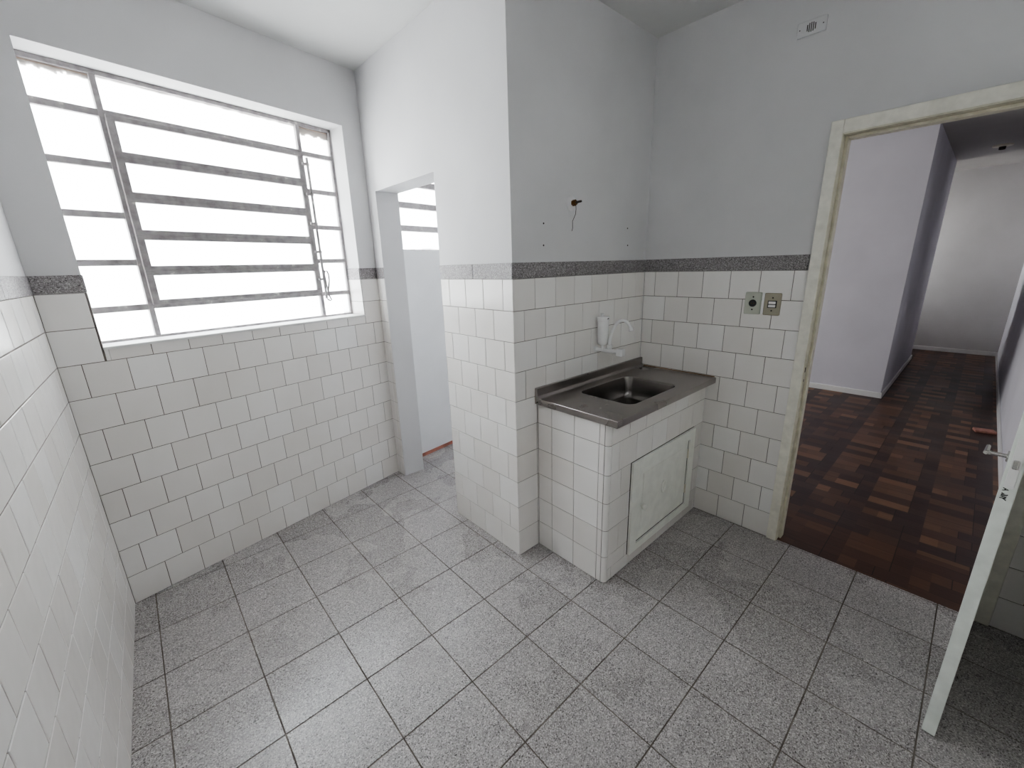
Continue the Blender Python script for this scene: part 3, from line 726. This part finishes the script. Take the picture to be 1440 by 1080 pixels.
bell = empty('vent_cover', RGT(.751, 0, 2.534), 'small white rectangular cover with a round slotted grille, high above the door', 'vent cover')
bm = bmesh.new(); plate(bm, RGT, .751, 2.534, .112, .058, .004, .004, -.007, .002); link('cover_plate', bm, [M_WALL], bell)
bm = bmesh.new()
for k in range(-2, 3):
    h = .018 * math.sqrt(max(.05, 1 - (k / 2.7) ** 2)); box(bm, RGT, .751 + k * .0075 - .0018, .751 + k * .0075 + .0018, -.0078, -.006, 2.534 - h, 2.534 + h)
link('grille_slots', bm, [M_DARK], bell)
for u in (.795, .707):
    bm = bmesh.new(); lathe(bm, [(0, .0012), (.0025, 0)], RGT(u, -.007, 2.534), (-1, 0, 0), 10); link('screw', bm, [M_DARK], bell)

pipe = empty('pipe_outlet', (1.952, -.78, 1.856), 'capped brass pipe stub in a round white flange with a dangling thread, above the sink', 'pipe fitting')
PC = Vector((1.945, -.777, 1.853))
bm = bmesh.new(); lathe(bm, [(0, .012), (.016, .012), (.022, .011), (.035, .004), (.037, 0)], PC, (0, -1, 0), 32); link('flange', bm, [M_WALL], pipe, smooth=True)
bm = bmesh.new(); lathe(bm, [(.015, .011), (.015, .030), (.012, .033), (0, .033)], PC, (0, -1, 0), 6); link('brass_plug', bm, [M_BRASS], pipe)
bm = bmesh.new(); tube(bm, [PC + Vector((0, -.032, 0)), PC + Vector((.004, -.052, .003)), PC + Vector((.006, -.062, .003))], [.006, .0055, .005], 10); link('plug_stem', bm, [M_DARK], pipe)
bm = bmesh.new(); tube(bm, [PC + Vector(p) for p in ((.002, -.03, -.014), (.008, -.026, -.03), (.012, -.02, -.052), (.007, -.014, -.07), (.001, -.01, -.085), (.004, -.008, -.10), (.007, -.006, -.118), (.002, -.005, -.132))], .0014, 6); link('loose_thread', bm, [M_DARK], pipe)
bm = bmesh.new(); lathe(bm, [(.011, .003), (.013, .004), (.015, .003)], PC + Vector((-.008, .001, -.048)), (0, -1, 0), 20); link('plaster_ring', bm, [M_WALL], pipe)

for (x, z), lb in (((1.743, 1.750), 'tiny dark wall plug hole, upper left of the four above the sink'), ((1.742, 1.650), 'tiny dark wall plug hole, lower left of the four above the sink'), ((2.458, 1.752), 'tiny dark wall plug hole, upper right of the four above the sink'), ((2.467, 1.657), 'tiny dark wall plug hole, lower right of the four above the sink')):
    bm = bmesh.new(); lathe(bm, [(.0042, .0), (.0042, .0015), (.0025, .0018), (0, .0008)], (x, -.7772, z), (0, -1, 0), 12)
    tag(link('wall_plug', bm, [M_DARK]), lb, 'wall plug', 'wall plugs above the sink')

# scrap of wood on the parquet, lamp socket in the corridor
bm = bmesh.new(); SCR = Frame((5.66, -2.50), (.25, -1), (1, .25))
box(bm, SCR, -.075, .06, -.045, .045, .0008, .028, 0, .008, 3)
for v_ in bm.verts:
    v_.co.z += .003 * math.sin(v_.co.y * 60) if v_.co.z > .01 else 0
tag(link('wood_scrap', bm, [M_PINKWOOD]), 'small pinkish wooden block lying on the parquet against the right wall', 'wood block')
lamp = empty('ceiling_lamp_socket', (8.23, -2.1, 2.775), 'small dark bare lamp socket on the corridor ceiling', 'lamp socket')
bm = bmesh.new(); lathe(bm, [(0, 0), (.09, 0), (.085, .014), (.03, .02), (.0, .02)], (8.23, -2.1, 2.775), (0, 0, -1), 28); link('rosette', bm, [M_JAMB], lamp)
bm = bmesh.new(); lathe(bm, [(.03, .018), (.028, .05), (.022, .052), (0, .045)], (8.23, -2.1, 2.775), (0, 0, -1), 20); link('socket_shell', bm, [M_DARK], lamp)

# ------------------------------------------------------------------ light
wld = bpy.data.worlds.new('overcast'); SC.world = wld; wld.use_nodes = True
nt = wld.node_tree; bg = nt.nodes['Background']
tc = N(nt, 'ShaderNodeTexCoord'); sx_ = N(nt, 'ShaderNodeSeparateXYZ'); L(nt, tc.outputs['Generated'], sx_.inputs[0])
L(nt, ramp(nt, sx_.outputs[2], [(0, (.80, .80, .78)), (.45, (.86, .88, .90)), (.55, (.95, .97, 1.0)), (1, (.62, .77, 1.0))]), bg.inputs[0])
bg.inputs[1].default_value = 7.0
def portal(F, u, v, z, w, h):
    l = bpy.data.lights.new('window_portal', 'AREA'); l.shape = 'RECTANGLE'; l.size = w; l.size_y = h; l.cycles.is_portal = True
    o = bpy.data.objects.new('window_portal', l); COL.objects.link(o)
    zax = F.uy; xax = F.ux; yax = Vector((0, 0, 1)); xax = yax.cross(zax)
    m = Matrix((xax, yax, zax)).transposed().to_4x4(); m.translation = F(u, v, z); o.matrix_world = m
portal(WIN, (S0 + S1) / 2, .27, (Z0 + Z1) / 2, S1 - S0, Z1 - Z0)
portal(LAU, (LW0 + LW1) / 2, .27, (LZ0 + LZ1) / 2, LW1 - LW0, LZ1 - LZ0)
portal(FRT, (TU0 + TU1) / 2, .22, (TZ0 + TZ1) / 2, TU1 - TU0, TZ1 - TZ0)
portal(LIV, WW / 2, .22, (WZ0 + WZ1) / 2, WW, WZ1 - WZ0)

# ------------------------------------------------------------------ camera
Rm = [[0.7391294100755104, -0.6729902262925533, -0.027782557044513212], [-0.20274387663500265, -0.18295578968510437, -0.9619886171403913], [0.6423259574766107, 0.716666822404377, -0.2716726523159033]]
cd = bpy.data.cameras.new('camera'); cam = bpy.data.objects.new('camera', cd); COL.objects.link(cam)
m = Matrix((Vector(Rm[0]), -Vector(Rm[1]), -Vector(Rm[2]))).transposed().to_4x4(); m.translation = (0.1916, -2.2492, 1.5579)
cam.matrix_world = m; cd.sensor_width = 36; cd.sensor_fit = 'HORIZONTAL'; cd.lens = 587.5 * 36 / 1440; cd.clip_start = .02
SC.camera = cam
SC.view_settings.view_transform = 'AgX'; SC.view_settings.look = 'AgX - Medium High Contrast'; SC.view_settings.exposure = 1.4
SC.cycles.max_bounces = 14; SC.cycles.diffuse_bounces = 8; SC.cycles.transparent_max_bounces = 12; SC.cycles.use_denoising = True
SC.cycles.sample_clamp_indirect = 6
